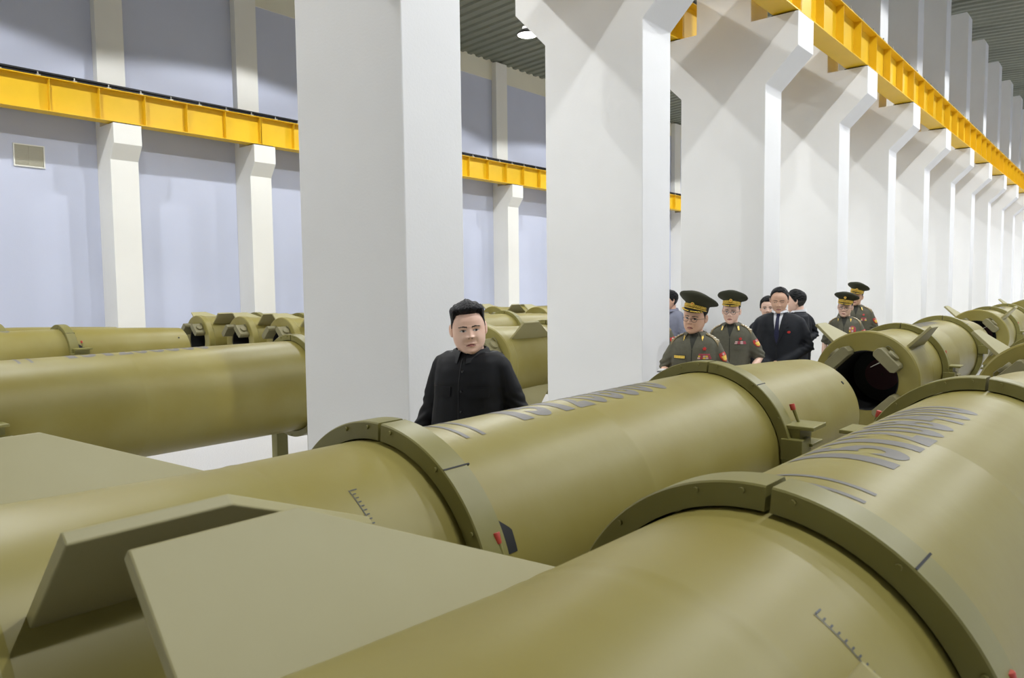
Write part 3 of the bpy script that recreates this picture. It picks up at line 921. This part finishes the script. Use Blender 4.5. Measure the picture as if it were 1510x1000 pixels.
def make_person(loc, theta, label, P):
    h = P['height']                     # crown height without headgear
    k = h / 1.72
    gi = P.get('girth', 1.0)
    hz = h - HH * P.get('hs', 1.0) / 2                     # head centre height
    neck = h - HH * P.get('hs', 1.0) * 0.97
    hy = P.get('heady', -0.02)
    lean = P.get('lean', 0.0)
    T = Matrix.Translation((P.get('headx', 0), hy, hz)) @ Matrix.Rotation(P.get('yaw', 0), 4, 'Z') @ Matrix.Rotation(P.get('pitch', 0), 4, 'X') @ Matrix.Rotation(P.get('roll', 0), 4, 'Y') @ Matrix.Scale(P.get('hs', 1.0), 4)
    sh = neck - P.get('shoff', 0.070) * k               # shoulder joint height
    sw = 0.185 * k * P.get('shoulder', 1.0)
    S = 1 if True else 0
    arms = {}
    for s, nm in ((-1, 'right'), (1, 'left')):
        a = P.get(nm)
        e, wv = (Vector(a[0]), Vector(a[1])) if a else (Vector((s * (sw + 0.06), 0.02, sh - 0.29 * k)), Vector((s * (sw + 0.065), -0.05, sh - 0.53 * k)))
        arms[s] = (Vector((s * (sw - 0.030), 0.006, sh - 0.046)), e, wv)
    short = P['style'] == 'uniform'
    hip = 0.51 * h
    bw = 0.165 * k * gi
    # ---- continuous body
    bm = bmesh.new()
    c = 0.84
    torso_rings(bm, [(hip - 0.06, bw * c, 0.11 * gi * c, 0.11 * gi * c, 0, 0), (hip + 0.12, bw * .95 * c, .115 * gi * c, .10 * gi * c, 0, 0), (sh - .15, sw * .95 * c, .115 * c * gi, .11 * c, 0, 0),
                     (sh - .03, sw * .8 * c, .08 * c, .09 * c, 0, 0.005), (neck - .03, .055, .05, .055, 0, .012)], 24)
    nr = P.get('neckr', 0.058)
    tube(bm, [(0, 0.012, sh - 0.06), (0, 0.010, neck - 0.02), (P.get('headx', 0) * .6, hy * .6 + 0.022, neck + 0.035), (P.get('headx', 0), hy + 0.024, neck + 0.085)], [nr * 1.15, nr * 1.05, nr * 0.98, nr * 0.92], 20)
    for s in (-1, 1):
        a, e, wv = arms[s]
        capsule(bm, [a, a.lerp(e, .5), e, e.lerp(wv, .4), wv], [.046 * k, .042 * k, .037 * k, .036 * k, .026 * k], 14)
        dirw = (wv - e).normalized()
        hd = P.get('handdir', {}).get(s, dirw)
        hand(bm, wv, hd, P.get('palm', {}).get(s, (-s, 0.1, 0)), -s if s > 0 else 1, P.get('curl', 0.45))
        lx = s * 0.095 * k
        capsule(bm, [(lx, 0, hip - .02), (lx * 1.02, -.01, hip * .55), (lx * 1.02, .0, .10)], [.078 * k, .055 * k, .038 * k], 14)
        capsule(bm, [(lx * 1.02, 0.03, .055), (lx * 1.1, -.13, .045)], [.036, .032], 10)
    me = fused(bm, 0.0085, 3)
    bm = bmesh.new(); bm.from_mesh(me); bpy.data.meshes.remove(me)
    head_mesh(bm, P, T)
    body = finish(bm, 'person', [P.get('skin', 'skin'), 'lip', 'mouthline', 'eyew', 'iris', 'brow'], None, 179)
    body.location = loc; body.rotation_euler = (0, 0, theta)
    tag(body, label, 'person')
    # ---- upper garment
    bm = bmesh.new()
    hem = hip - P.get('hemdrop', 0.06)
    bf, bb = 0.135 * gi, 0.115 * gi
    torso_rings(bm, [(hem, bw * 1.10, bf * 1.0, bb * 1.05, 0, 0), (hip + 0.06, bw * 1.10, bf * 1.08, bb * 1.02, 0, -.004), (hip + 0.17, bw * 1.10, bf * 1.08, bb * .98, 0, -.004),
                     (sh - 0.22, sw * 0.97 + .012 * gi, bf * 1.02, bb * 1.04, 0, 0), (sh - 0.12, sw * 1.0 + .005, bf * .96, bb * 1.08, 0, 0), (sh - .055, sw * 1.0, bf * .86, bb * 1.04, 0, 0.002),
                     (sh - .012, sw * .99, bf * .74, bb * .98, 0, .006), (sh + .018, sw * (.93 if not short else .88), bf * .62, bb * .92, 0, .012), (sh + .042, sw * (.72 if not short else .64), .068, .088, 0, .016), (neck - .014, max(nr * 1.25, sw * .42), nr * 1.22, nr * 1.36, 0, .016), (neck + .006, nr * 1.16, nr * 1.14, nr * 1.2, 0, .014)], 44)
    ar = P.get('armr', 1.0)
    for s in (-1, 1):
        a, e, wv = arms[s]
        if short:
            e2 = a.lerp(e, 0.88)
            capsule(bm, [a, a.lerp(e2, .5), e2], [.060 * k * ar, .064 * k * ar, .062 * k * ar], 18)
        else:
            capsule(bm, [a, a.lerp(e, .5), e, e.lerp(wv, .5), wv - (wv - e).normalized() * .03], [.061 * k * ar, .063 * k * ar, .057 * k * ar, .052 * k * ar, .045 * k * ar], 18)
    me = fused(bm, P.get('voxel', 0.010), 5)
    cen = [(arms[s][1], 0.17, 0.0065) for s in (-1, 1)] + [(arms[s][0] + Vector((0, 0, -.1)), 0.10, 0.0018) for s in (-1, 1)]
    wrinkle(me, 0.004, 9, P.get('seed', 1), cen)
    gname = {'uniform': 'uniform_jacket', 'suit': 'suit_jacket', 'kim': 'buttoned_jacket', 'shirt': 'shirt'}[P['style']]
    gm = {'uniform': 'uniform', 'suit': 'suit', 'kim': 'kimsuit', 'shirt': 'bluegrey'}[P['style']]
    me.name = gname; me.materials.clear(); me.materials.append(M[gm])
    me.shade_smooth()
    jk = link(gname, me, body)
    b = bmesh.new(); b.from_mesh(me); bvh = BVHTree.FromBMesh(b); b.free()
    # ---- trousers, shoes
    bm = bmesh.new()
    torso_rings(bm, [(hip - .14, bw * .99, .115 * gi, .12 * gi, 0, 0), (hip + .02, bw * .99, .125 * gi, .115 * gi, 0, 0), (hip + .08, bw * .98, .122 * gi, .105 * gi, 0, 0)], 28)
    for s in (-1, 1):
        lx = s * 0.095 * k
        tube(bm, [(lx, 0, hip - .06), (lx * 1.02, -.008, hip * .55), (lx * 1.02, .004, .035)], [.098 * k, .080 * k, .075 * k], 18)
    me = fused(bm, 0.014, 4); me.name = 'trousers'; me.materials.clear(); me.materials.append(M['uniform' if short else 'trouser']); me.shade_smooth()
    link('trousers', me, body)
    for s in (-1, 1):
        lx = s * 0.100 * k
        bm = bmesh.new()
        capsule(bm, [(lx, .055, .055), (lx, -.02, .055), (lx + s * .01, -.12, .042), (lx + s * .012, -.17, .036)], [.042, .046, .046, .036], 14)
        for v in bm.verts: v.co.z = max(0.0, v.co.z)
        finish(bm, 'shoe', 'shoe', body, 40)
    X, Z = (1, 0, 0), (0, 0, 1)
    fr = lambda poly, name, mats, off=0.0, th=0.003, par=None, res=0.012: patch(bvh, poly, (0, 0, 0), X, Z, (0, 1, 0), off, th, name, mats, par or jk, res)
    # collars
    def collar(wid, drop, mat_, gap, stand=0.028, name='collar', par=None, spread=1.0, point=0.06):
        bm = bmesh.new()
        n = 40
        rows = []
        for q in range(n + 1):
            t = -1 + 2 * q / n
            a = t * (math.pi - gap)             # 0 at the back
            r0x, r0y = nr * 1.20, nr * 1.20
            top = Vector((math.sin(a) * r0x, 0.012 + math.cos(a) * r0y, neck + stand - 0.020 * (1 - math.cos(a)) / 2))
            f = abs(t)
            fl = wid * (1 + 0.25 * f ** 3)
            out = Vector((math.sin(a) * (r0x + 0.026 * spread), 0.012 + math.cos(a) * (r0y + 0.022), 0))
            bot = Vector((out.x * (1 + .15 * f), out.y - point * f ** 6, neck + stand - fl - drop * f ** 2))
            base = Vector((math.sin(a) * r0x, 0.012 + math.cos(a) * r0y, neck - .03 - 0.020 * f))
            mid = top.lerp(bot, .25) + Vector((math.sin(a) * .006, math.cos(a) * .006, .006))
            rows.append([base, top, mid, bot, bot.lerp(top, .1) - Vector((math.sin(a) * .006, math.cos(a) * .006, 0)), top - Vector((0, 0, .012)) + Vector((math.sin(a), math.cos(a), 0)) * .004])
        VV = [[bm.verts.new(p) for p in r] for r in rows]
        for r0, r1 in zip(VV, VV[1:]):
            for q in range(5): bm.faces.new((r0[q], r0[q + 1], r1[q + 1], r1[q]))
        ex = bmesh.ops.solidify(bm, geom=bm.faces[:], thickness=0.0025)
        return finish(bm, name, mat_, par or jk, 60)
    # ---- style details
    if P['style'] == 'kim':
        collar(0.052, 0.022, 'kimsuit', 0.20, 0.030, point=.035)
        zc = sh - 0.13
        fr([(-.004, hem + .02), (.0, hem + .02), (.0, neck - .03), (-.004, neck - .03)], 'front_seam', 'trouser', 0, .0035)
        for zz in (sh - .06, sh - .165, sh - .275, sh - .385):
            hit = bvh.ray_cast(Vector((.012, -1, zz)), Vector((0, 1, 0)))
            if hit[0]:
                bm = bmesh.new(); tube(bm, [hit[0], hit[0] - Vector((0, .007, 0))], [.0085, .006], 14)
                finish(bm, 'button', 'button', jk, 40)
        for s in (-1, 1):
            x0 = s * .105
            fr([(x0 - .058, zc - .012), (x0 - .056, zc - .062), (x0 - .048, zc - .068), (x0 + .048, zc - .068), (x0 + .056, zc - .062), (x0 + .058, zc - .012)], 'pocket_flap', 'kimsuit', .002, .0045)
    if P['style'] == 'suit':
        dp = 0.27
        fr([(-.055, neck - .015), (0, sh - dp), (.055, neck - .015), (.03, neck + .0), (-.03, neck + .0)], 'shirt_front', 'shirt', .001, .0025)
        fr([(-.014, neck - .022), (.014, neck - .022), (.024, sh - dp + .10), (0, sh - dp + .01), (-.024, sh - dp + .10)], 'necktie', 'tie', .004, .006)
        hit = bvh.ray_cast(Vector((0, -1, neck - .03)), Vector((0, 1, 0)))
        if hit[0]:
            bm = bmesh.new(); box(bm, -.019, .019, hit[0].y - .019, hit[0].y - .002, neck - .050, neck - .016)
            finish(bm, 'tie_knot', 'tie', jk, bevel=.005)
        for s in (-1, 1):
            fr([(s * .050, neck - .01), (s * .108, sh - .045), (s * .118, sh - .085), (s * .098, sh - .082), (s * .004, sh - dp - .005), (s * .0, sh - dp + .004)], 'lapel', 'suit', .003, .006)
        collar(0.030, 0.006, 'shirt', 0.30, 0.030, name='shirt_collar', spread=.15, point=.015)
        fr([(-.003, hem), (.003, hem), (.002, sh - dp), (-.002, sh - dp)], 'front_edge', 'trouser', 0, .004)
        if P.get('badge'): fr([(P['badge'] * .118 + .016 * math.cos(t * math.pi / 6), sh - .135 + .013 * math.sin(t * math.pi / 6)) for t in range(12)], 'red_badge', 'badgered', .003, .004, res=.01)
    if P['style'] == 'shirt':
        collar(0.034, 0.012, 'bluegrey', 0.4, 0.02)
    if short:
        fr([(-.036, neck - .02), (0, sh - .07), (.036, neck - .02), (.02, neck + .0), (-.02, neck + .0)], 'undershirt', 'tee', .001, .002)
        cobj = collar(0.050, 0.026, 'uniform', 0.62, 0.012, point=.030, spread=1.9)
        fr([(-.0035, hem + .03), (.0035, hem + .03), (.0035, sh - .07), (-.0035, sh - .07)], 'zip', 'tee', 0, .002)
        zc = sh - .125
        for s in (-1, 1):
            x0 = s * .100
            fr([(x0 - .055, zc - .012), (x0 - .055, zc - .052), (x0, zc - .064), (x0 + .055, zc - .052), (x0 + .055, zc - .012)], 'pocket_flap', 'uniform', .002, .003)
            # gold collar tabs
            cb = bmesh.new(); cb.from_mesh(cobj.data); cbv = BVHTree.FromBMesh(cb); cb.free()
            pts_ = [v.co for v in cobj.data.vertices if v.co.x * s > 0 and v.co.y < 0.012]
            tipv = min(pts_, key=lambda q_: q_.z + q_.y)
            tx, tz = tipv.x - s * .004, tipv.z + .006
            patch(cbv, [(tx - s * .004, tz), (tx + s * .012, tz + .004), (tx + s * .002, tz + .044), (tx - s * .010, tz + .040)], (0, 0, 0), X, Z, (0, 1, 0), .002, .003, 'collar_tab', 'gold', jk, res=.006)
            # shoulder boards, drawn from above
            x0, x1 = s * (nr * 1.2 + .022), s * (sw + .012)
            sb_ = patch(bvh, [(x0, -.028), (x1, -.036), (x1, .036), (x0, .028)], (0, -0.004, 1.5), X, (0, 1, 0), (0, 0, -1), .004, .007, 'shoulder_board', 'goldcloth', jk)
            for q in range(P.get('stars', 3)):
                xs = x0 + (x1 - x0) * (.22 + .22 * q)
                hit = bvh.ray_cast(Vector((xs, -.012, 3)), Vector((0, 0, -1)))
                if hit[0] and sb_:
                    bm = bmesh.new()
                    ring_ = []
                    for t in range(10):
                        rr = .0125 if t % 2 == 0 else .0055
                        ring_.append(bm.verts.new(hit[0] + Vector((rr * math.sin(t * math.pi / 5), rr * math.cos(t * math.pi / 5), .012))))
                    tip = bm.verts.new(hit[0] + Vector((0, 0, .017)))
                    low = [bm.verts.new(v.co - Vector((0, 0, .004))) for v in ring_]
                    for t in range(10):
                        bm.faces.new((ring_[t], ring_[(t + 1) % 10], tip)); bm.faces.new((low[t], low[(t + 1) % 10], ring_[(t + 1) % 10], ring_[t]))
                    bm.faces.new(low[::-1])
                    finish(bm, 'rank_star', 'star', sb_)
        # ribbon rows on the left chest
        if P.get('ribbons'):
            nrow, ncol = P['ribbons']
            x0, z0 = .100, zc + .002
            for r_ in range(nrow):
                wid_ = min(.105, .026 * ncol) * (1 - .10 * r_)
                for c_ in range(ncol):
                    xc_ = x0 - wid_ / 2 + wid_ * (c_ + .5) / ncol
                    fr(rect(xc_, z0 + .0145 * r_ - (.012 if nrow > 2 else 0), wid_ / ncol * .9, .0125), 'ribbon_bar', ['ribbon', 'ribbon2', 'gold'][(r_ * 2 + c_ * (1 + r_)) % 3 if nrow > 2 else (c_ % 2)], .005, .003, res=.03)
        if P.get('pin'):
            zt = zc + (.065 if (P.get('ribbons') or (1, 1))[0] > 2 else .045)
            fr([(.100 + (.017 if t % 2 == 0 else .011) * math.sin(t * math.pi / 5), zt + (.017 if t % 2 == 0 else .011) * math.cos(t * math.pi / 5)) for t in range(10)], 'red_badge', 'badgered', .004, .004, res=.02)
        if P.get('plate'):
            pl = fr(rect(-.100, zc - .004, .105, .032), 'name_plate', 'tee', .005, .004)
            fr(rect(-.100, zc - .004, .096, .022), 'name_bar', 'gold', .009, .002, par=pl)
        if P.get('medal'):
            fr([(.10 + .040 * math.sin(t * math.pi / 8), zc + .028 + .048 * math.cos(t * math.pi / 8)) for t in range(16)], 'medal_backing', 'ribbon2', .004, .003, res=.02)
            for q in range(5):
                fr(rect(.10 + .028 * (q % 3 - 1), zc + .010 + .036 * (q // 3), .020, .026), 'medal', ['gold', 'ribbon', 'badgered', 'ribbon', 'gold'][q], .008, .003, res=.02)
        # shoulder patch on the left sleeve
        for s in ((1,) if P.get('patch', True) else ()):
            a, e, wv = arms[s]
            pc = a.lerp(e, .42)
            dd = (e - a).normalized()
            dr_ = Vector((-s * .80, .60, 0)); dr_ = (dr_ - dd * dr_.dot(dd)).normalized()
            ux = dr_.cross(dd).normalized()
            sh_ = [(-.030, .030), (.030, .030), (.034, .0), (.022, -.036), (0, -.048), (-.022, -.036), (-.034, .0)]
            pt = patch(bvh, sh_, pc, ux, -dd, dr_, .003, .003, 'shoulder_patch', 'badgered', jk)
            if pt:
                patch(bvh, [(-.024, .002), (.024, .002), (.018, -.030), (0, -.040), (-.018, -.030)], pc, ux, -dd, dr_, .007, .002, 'patch_emblem', 'gold', pt)
                patch(bvh, [(.016 * math.sin(t * math.pi / 5) * (1 if t % 2 == 0 else .45), .015 + .015 * math.cos(t * math.pi / 5) * (1 if t % 2 == 0 else .45)) for t in range(10)], pc, ux, -dd, dr_, .007, .002, 'patch_star', 'ribbon', pt)
    # ---- hair, cap, spectacles
    hair_mesh(P, T, body, P.get('hair', HAIR_NORMAL))
    if P.get('glasses'):
        bm = bmesh.new()
        yl = -0.108
        for s in (-1, 1):
            pts = [(s * .033 + .0215 * math.cos(t * 2 * math.pi / 20), yl + .006 * abs(math.cos(t * 2 * math.pi / 20)) * 0, -.004 + .0165 * math.sin(t * 2 * math.pi / 20)) for t in range(21)]
            tube(bm, [T @ Vector(p) for p in pts], .0016, 6)
            tube(bm, [T @ Vector(p) for p in [(s * .0545, yl, .004), (s * .072 * P.get('wide', 1), yl + .03, .005), (s * .083 * P.get('wide', 1), 0.0, .004), (s * .085 * P.get('wide', 1), .012, -.004)]], .0015, 6)
        tube(bm, [T @ Vector(p) for p in [(-.012, yl, .0), (0, yl - .003, .003), (.012, yl, .0)]], .0015, 6)
        finish(bm, 'spectacles', 'frame', body, 60)
    if P.get('cap'):
        ct = P['cap']
        T2 = T @ Matrix.Translation((0, 0.004, 0.052)) @ Matrix.Rotation(ct.get('tilt', -.12), 4, 'X') @ Matrix.Rotation(ct.get('roll', 0), 4, 'Y')
        wd = 0.0845 * P.get('wide', 1.0)
        bm = bmesh.new()
        prof = [(1.0, 1.0, 0.0, 0, 0), (1.0, 1.0, .045, 0, 0), (1.06, 1.06, .052, 0, 0), (1.42, 1.30, .068, 0, 0), (1.66, 1.47, .084, 0, 0), (1.70, 1.50, .091, 1, 0), (1.66, 1.47, .097, 1, 0), (1.2, 1.05, .102, 0, 0), (.5, .45, .1045, 0, 0), (.02, .02, .105, 0, 0)]
        n = 56
        rows = []
        for kx, ky, z_, _, _ in prof:
            row = []
            for q in range(n):
                a = 2 * math.pi * q / n
                up = max(0, (z_ - .05)) * .90 * math.cos(a) if z_ > .05 else 0       # front swept up
                row.append(bm.verts.new(T2 @ Vector((wd * kx * math.sin(a), -.104 * ky * math.cos(a) + .006, z_ + up * min(1, kx)))))
            rows.append(row)
        for i_, (r0, r1) in enumerate(zip(rows, rows[1:])):
            for q in range(n):
                bm.faces.new((r0[q], r0[(q + 1) % n], r1[(q + 1) % n], r1[q])).material_index = 1 if i_ == 0 else 0
        bm.faces.new(rows[0][::-1]); bm.faces.new(rows[-1])
        cp = finish(bm, 'peaked_cap', ['capcloth', 'capband'], body, 70)
        # visor
        bm = bmesh.new()
        nv = 28; rows = []
        for q in range(nv + 1):
            a = math.radians(-68 + 136 * q / nv)
            f = math.cos(a * 90 / 68)
            o_ = .052 * max(0, f) ** .7
            p0 = Vector((wd * 1.01 * math.sin(a), -.105 * math.cos(a) + .006, .010))
            p1 = Vector((wd * 1.01 * math.sin(a) * (1 + o_ * 1.5), -.105 * math.cos(a) + .006 - o_, .010 - o_ * .55))
            rows.append([bm.verts.new(T2 @ p0.lerp(p1, u)) for u in (0, .5, 1)])
        for r0, r1 in zip(rows, rows[1:]):
            for q in range(2): bm.faces.new((r0[q], r1[q], r1[q + 1], r0[q + 1]))
        bmesh.ops.solidify(bm, geom=bm.faces[:], thickness=.004)
        vz = finish(bm, 'visor', 'capband', cp, 40)
        # gold leaf embroidery along the visor
        bm = bmesh.new()
        for q in range(11):
            a = math.radians(-52 + 104 * q / 10)
            f = math.cos(a * 90 / 68); o_ = .042 * max(0, f) ** .7
            if abs(q - 5) < 1: continue
            c_ = Vector((wd * 1.02 * math.sin(a) * (1 + o_ * 1.5), -.107 * math.cos(a) + .006 - o_, .0125 - o_ * .5))
            d_ = Vector((math.cos(a), -math.sin(a) * .6, -.0))
            capsule(bm, [T2 @ (c_ - d_ * .008), T2 @ (c_ + d_ * .008)], [.0050, .0050], 6)
        finish(bm, 'visor_leaves', 'gold', cp, 60)
        bm = bmesh.new()
        tube(bm, [T2 @ Vector((wd * 1.02 * math.sin(math.radians(t)), -.107 * math.cos(math.radians(t)) + .006, .016)) for t in range(-74, 75, 4)], .0052, 8)
        finish(bm, 'chin_cord', 'gold', cp, 60)
        # oak leaf wreath round the band
        bm = bmesh.new()
        for q in range(16):
            a = math.radians(-66 + 132 * q / 15)
            for zz, sl in ((.026, 1), (.037, -1)):
                c_ = Vector((wd * 1.025 * math.sin(a), -.1065 * math.cos(a) + .006, zz + .004 * math.cos(a)))
                d_ = Vector((math.cos(a), math.sin(a) * .9, .55 * sl * (1 if a > 0 else -1)))
                capsule(bm, [T2 @ (c_ - d_ * .006), T2 @ (c_ + d_ * .006)], [.0038, .0045], 6)
        finish(bm, 'gold_leaf_band', 'gold', cp, 60)
        # round emblem
        bm = bmesh.new()
        ez, ey = ct.get('ez', .046), -.112 - ct.get('ey', 0)
        tube(bm, [T2 @ Vector((0, ey + .006, ez)), T2 @ Vector((0, ey - .006, ez + .002))], [.016, .013], 16, 0)
        tube(bm, [T2 @ Vector((0, ey - .004, ez + .002)), T2 @ Vector((0, ey - .009, ez + .002))], [.007, .004], 10, 1)
        finish(bm, 'cap_emblem', ['gold', 'badgered'], cp, 40)
    return body

R_ = math.radians
K = Vector
# positions: x, y on the floor; theta turns the figure from facing -y (towards the camera end) to +x
make_person((-2.83, 2.99, 0), R_(20), 'heavy man in black buttoned suit with swept up hair beside the nearest column', dict(
    height=1.712, hs=1.12, shoff=0.038, squint=.82, girth=1.22, wide=1.06, jaw=0.17, style='kim', yaw=R_(27), pitch=R_(2), roll=R_(-5), neckr=0.072, shoulder=1.07, armr=1.12, hair=HAIR_KIM, gaze=0.002, voxel=0.008,
    right=((-0.275, 0.06, 1.10), (-0.37, -0.02, 0.88)), left=((0.275, 0.04, 1.10), (0.27, -0.14, 0.91)), hemdrop=0.12, seed=2))
make_person((-2.76, 5.60, 0), R_(14), 'officer with tilted peaked cap and spectacles, leading, holding a notebook', dict(
    height=1.675, hs=1.06, girth=1.10, wide=1.06, jaw=0.12, style='uniform', yaw=R_(-8), pitch=R_(4), roll=R_(7), glasses=True, cap=dict(tilt=-.16, roll=.10), hair=HAIR_CAP, skin='skin2', ribbons=(3, 5), pin=True, plate=True, stars=4,
    right=((-0.255, 0.0, 1.13), (-0.17, -0.21, 1.07)), left=((0.24, 0.02, 1.10), (0.12, -0.22, 1.04)), handdir={-1: Vector((.75, -.55, .1)), 1: Vector((-.8, -.5, .1))}, palm={-1: (.2, .2, 1), 1: (-.2, .2, 1)}, seed=3))
make_person((-3.02, 6.90, 0), R_(16), 'officer in peaked cap and spectacles, second in line, hands lowered', dict(
    height=1.675, wide=1.0, style='uniform', yaw=R_(0), pitch=R_(2), roll=R_(3), glasses=True, cap=dict(tilt=-.14, roll=.03), hair=HAIR_CAP, skin='skin', ribbons=(2, 4), pin=True, stars=4,
    left=((0.27, 0.0, 1.11), (0.20, -0.20, 0.99)), right=((-0.26, 0.02, 1.11), (-0.15, -0.21, 1.0)), seed=5))
make_person((-2.86, 7.74, 0), R_(10), 'man in dark suit with white shirt and navy tie, looking down', dict(
    height=1.775, hs=1.06, wide=1.03, girth=1.10, shoulder=1.16, armr=1.05, style='suit', yaw=R_(6), pitch=R_(14), roll=R_(2), hair=HAIR_THIN, skin='skin2', badge=1, closed=True,
    left=((0.29, 0.02, 1.17), (0.0, -0.21, 0.97)), right=((-0.29, 0.02, 1.17), (-0.06, -0.21, 0.98)), handdir={1: Vector((-.9, -.2, -.25)), -1: Vector((.9, -.25, -.2))}, palm={1: (0, 1, 0), -1: (0, 1, 0)}, seed=7))
make_person((-3.19, 8.28, 0), R_(18), 'short dark haired man half hidden behind the suited man, on his left in view', dict(
    height=1.665, wide=.98, style='suit', yaw=R_(0), hair=HAIR_NORMAL, seed=8))
make_person((-3.16, 9.16, 0), R_(-70), 'man in dark suit seen from the side behind the man with the tie', dict(
    height=1.73, hs=1.06, wide=1.0, girth=1.05, style='suit', yaw=R_(-10), hair=HAIR_NORMAL, seed=9, left=((0.28, 0.10, 1.17), (0.20, -0.14, 1.10)), right=((-0.26, 0.0, 1.17), (-0.15, -0.22, 1.10))))
make_person((-3.49, 10.08, 0), R_(30), 'bespectacled man of whom only a cheek shows behind the side facing man', dict(
    height=1.69, wide=1.0, style='suit', yaw=R_(0), glasses=True, hair=HAIR_NORMAL, seed=10, left=((0.24, 0.04, 1.14), (0.05, -0.2, 1.05)), right=((-0.24, 0.04, 1.14), (-0.05, -0.2, 1.05))))
make_person((-2.83, 9.92, 0), R_(10), 'smiling officer in wide peaked cap with round badge, front of the rear pair', dict(
    height=1.635, girth=1.12, wide=1.04, style='uniform', yaw=R_(-2), pitch=R_(4), roll=R_(5), glasses=True, cap=dict(tilt=-.10, roll=.06, ez=.072, ey=.022), hair=HAIR_CAP, skin='skin', medal=True, plate=True, stars=2, seed=11))
make_person((-2.97, 10.9, 0), R_(14), 'tall officer in peaked cap at the back, behind the smiling officer', dict(
    height=1.755, wide=1.0, style='uniform', yaw=R_(-6), pitch=R_(3), roll=R_(8), cap=dict(tilt=-.12, roll=.10), hair=HAIR_CAP, skin='skin2', ribbons=(3, 3), pin=True, stars=3, seed=12))
make_person((-4.66, 8.75, 0), R_(-20), 'man in blue grey shirt seen past the edge of the second column', dict(
    height=1.74, wide=1.0, style='shirt', yaw=R_(-20), hair=HAIR_NORMAL, skin='skin2', seed=13))
make_person((-4.40, 7.90, 0), R_(5), 'officer almost hidden by the second column, only a sleeve badge showing', dict(
    height=1.60, style='uniform', yaw=R_(-20), hair=HAIR_NORMAL, ribbons=(1, 3), stars=2, seed=14))
# the notebook in the leading officer's hand
nb = empty('notebook', (-2.84, 5.31, 1.125), R_(14), 'white notebook with black cover in the hand of the leading officer', 'notebook')
bm = bmesh.new(); box(bm, -.085, .085, -.06, .06, 0, .006); finish(bm, 'cover', 'cover', nb, bevel=.001)
bm = bmesh.new(); box(bm, -.080, .080, -.056, .056, .006, .018); finish(bm, 'pages', 'paper', nb, bevel=.002)
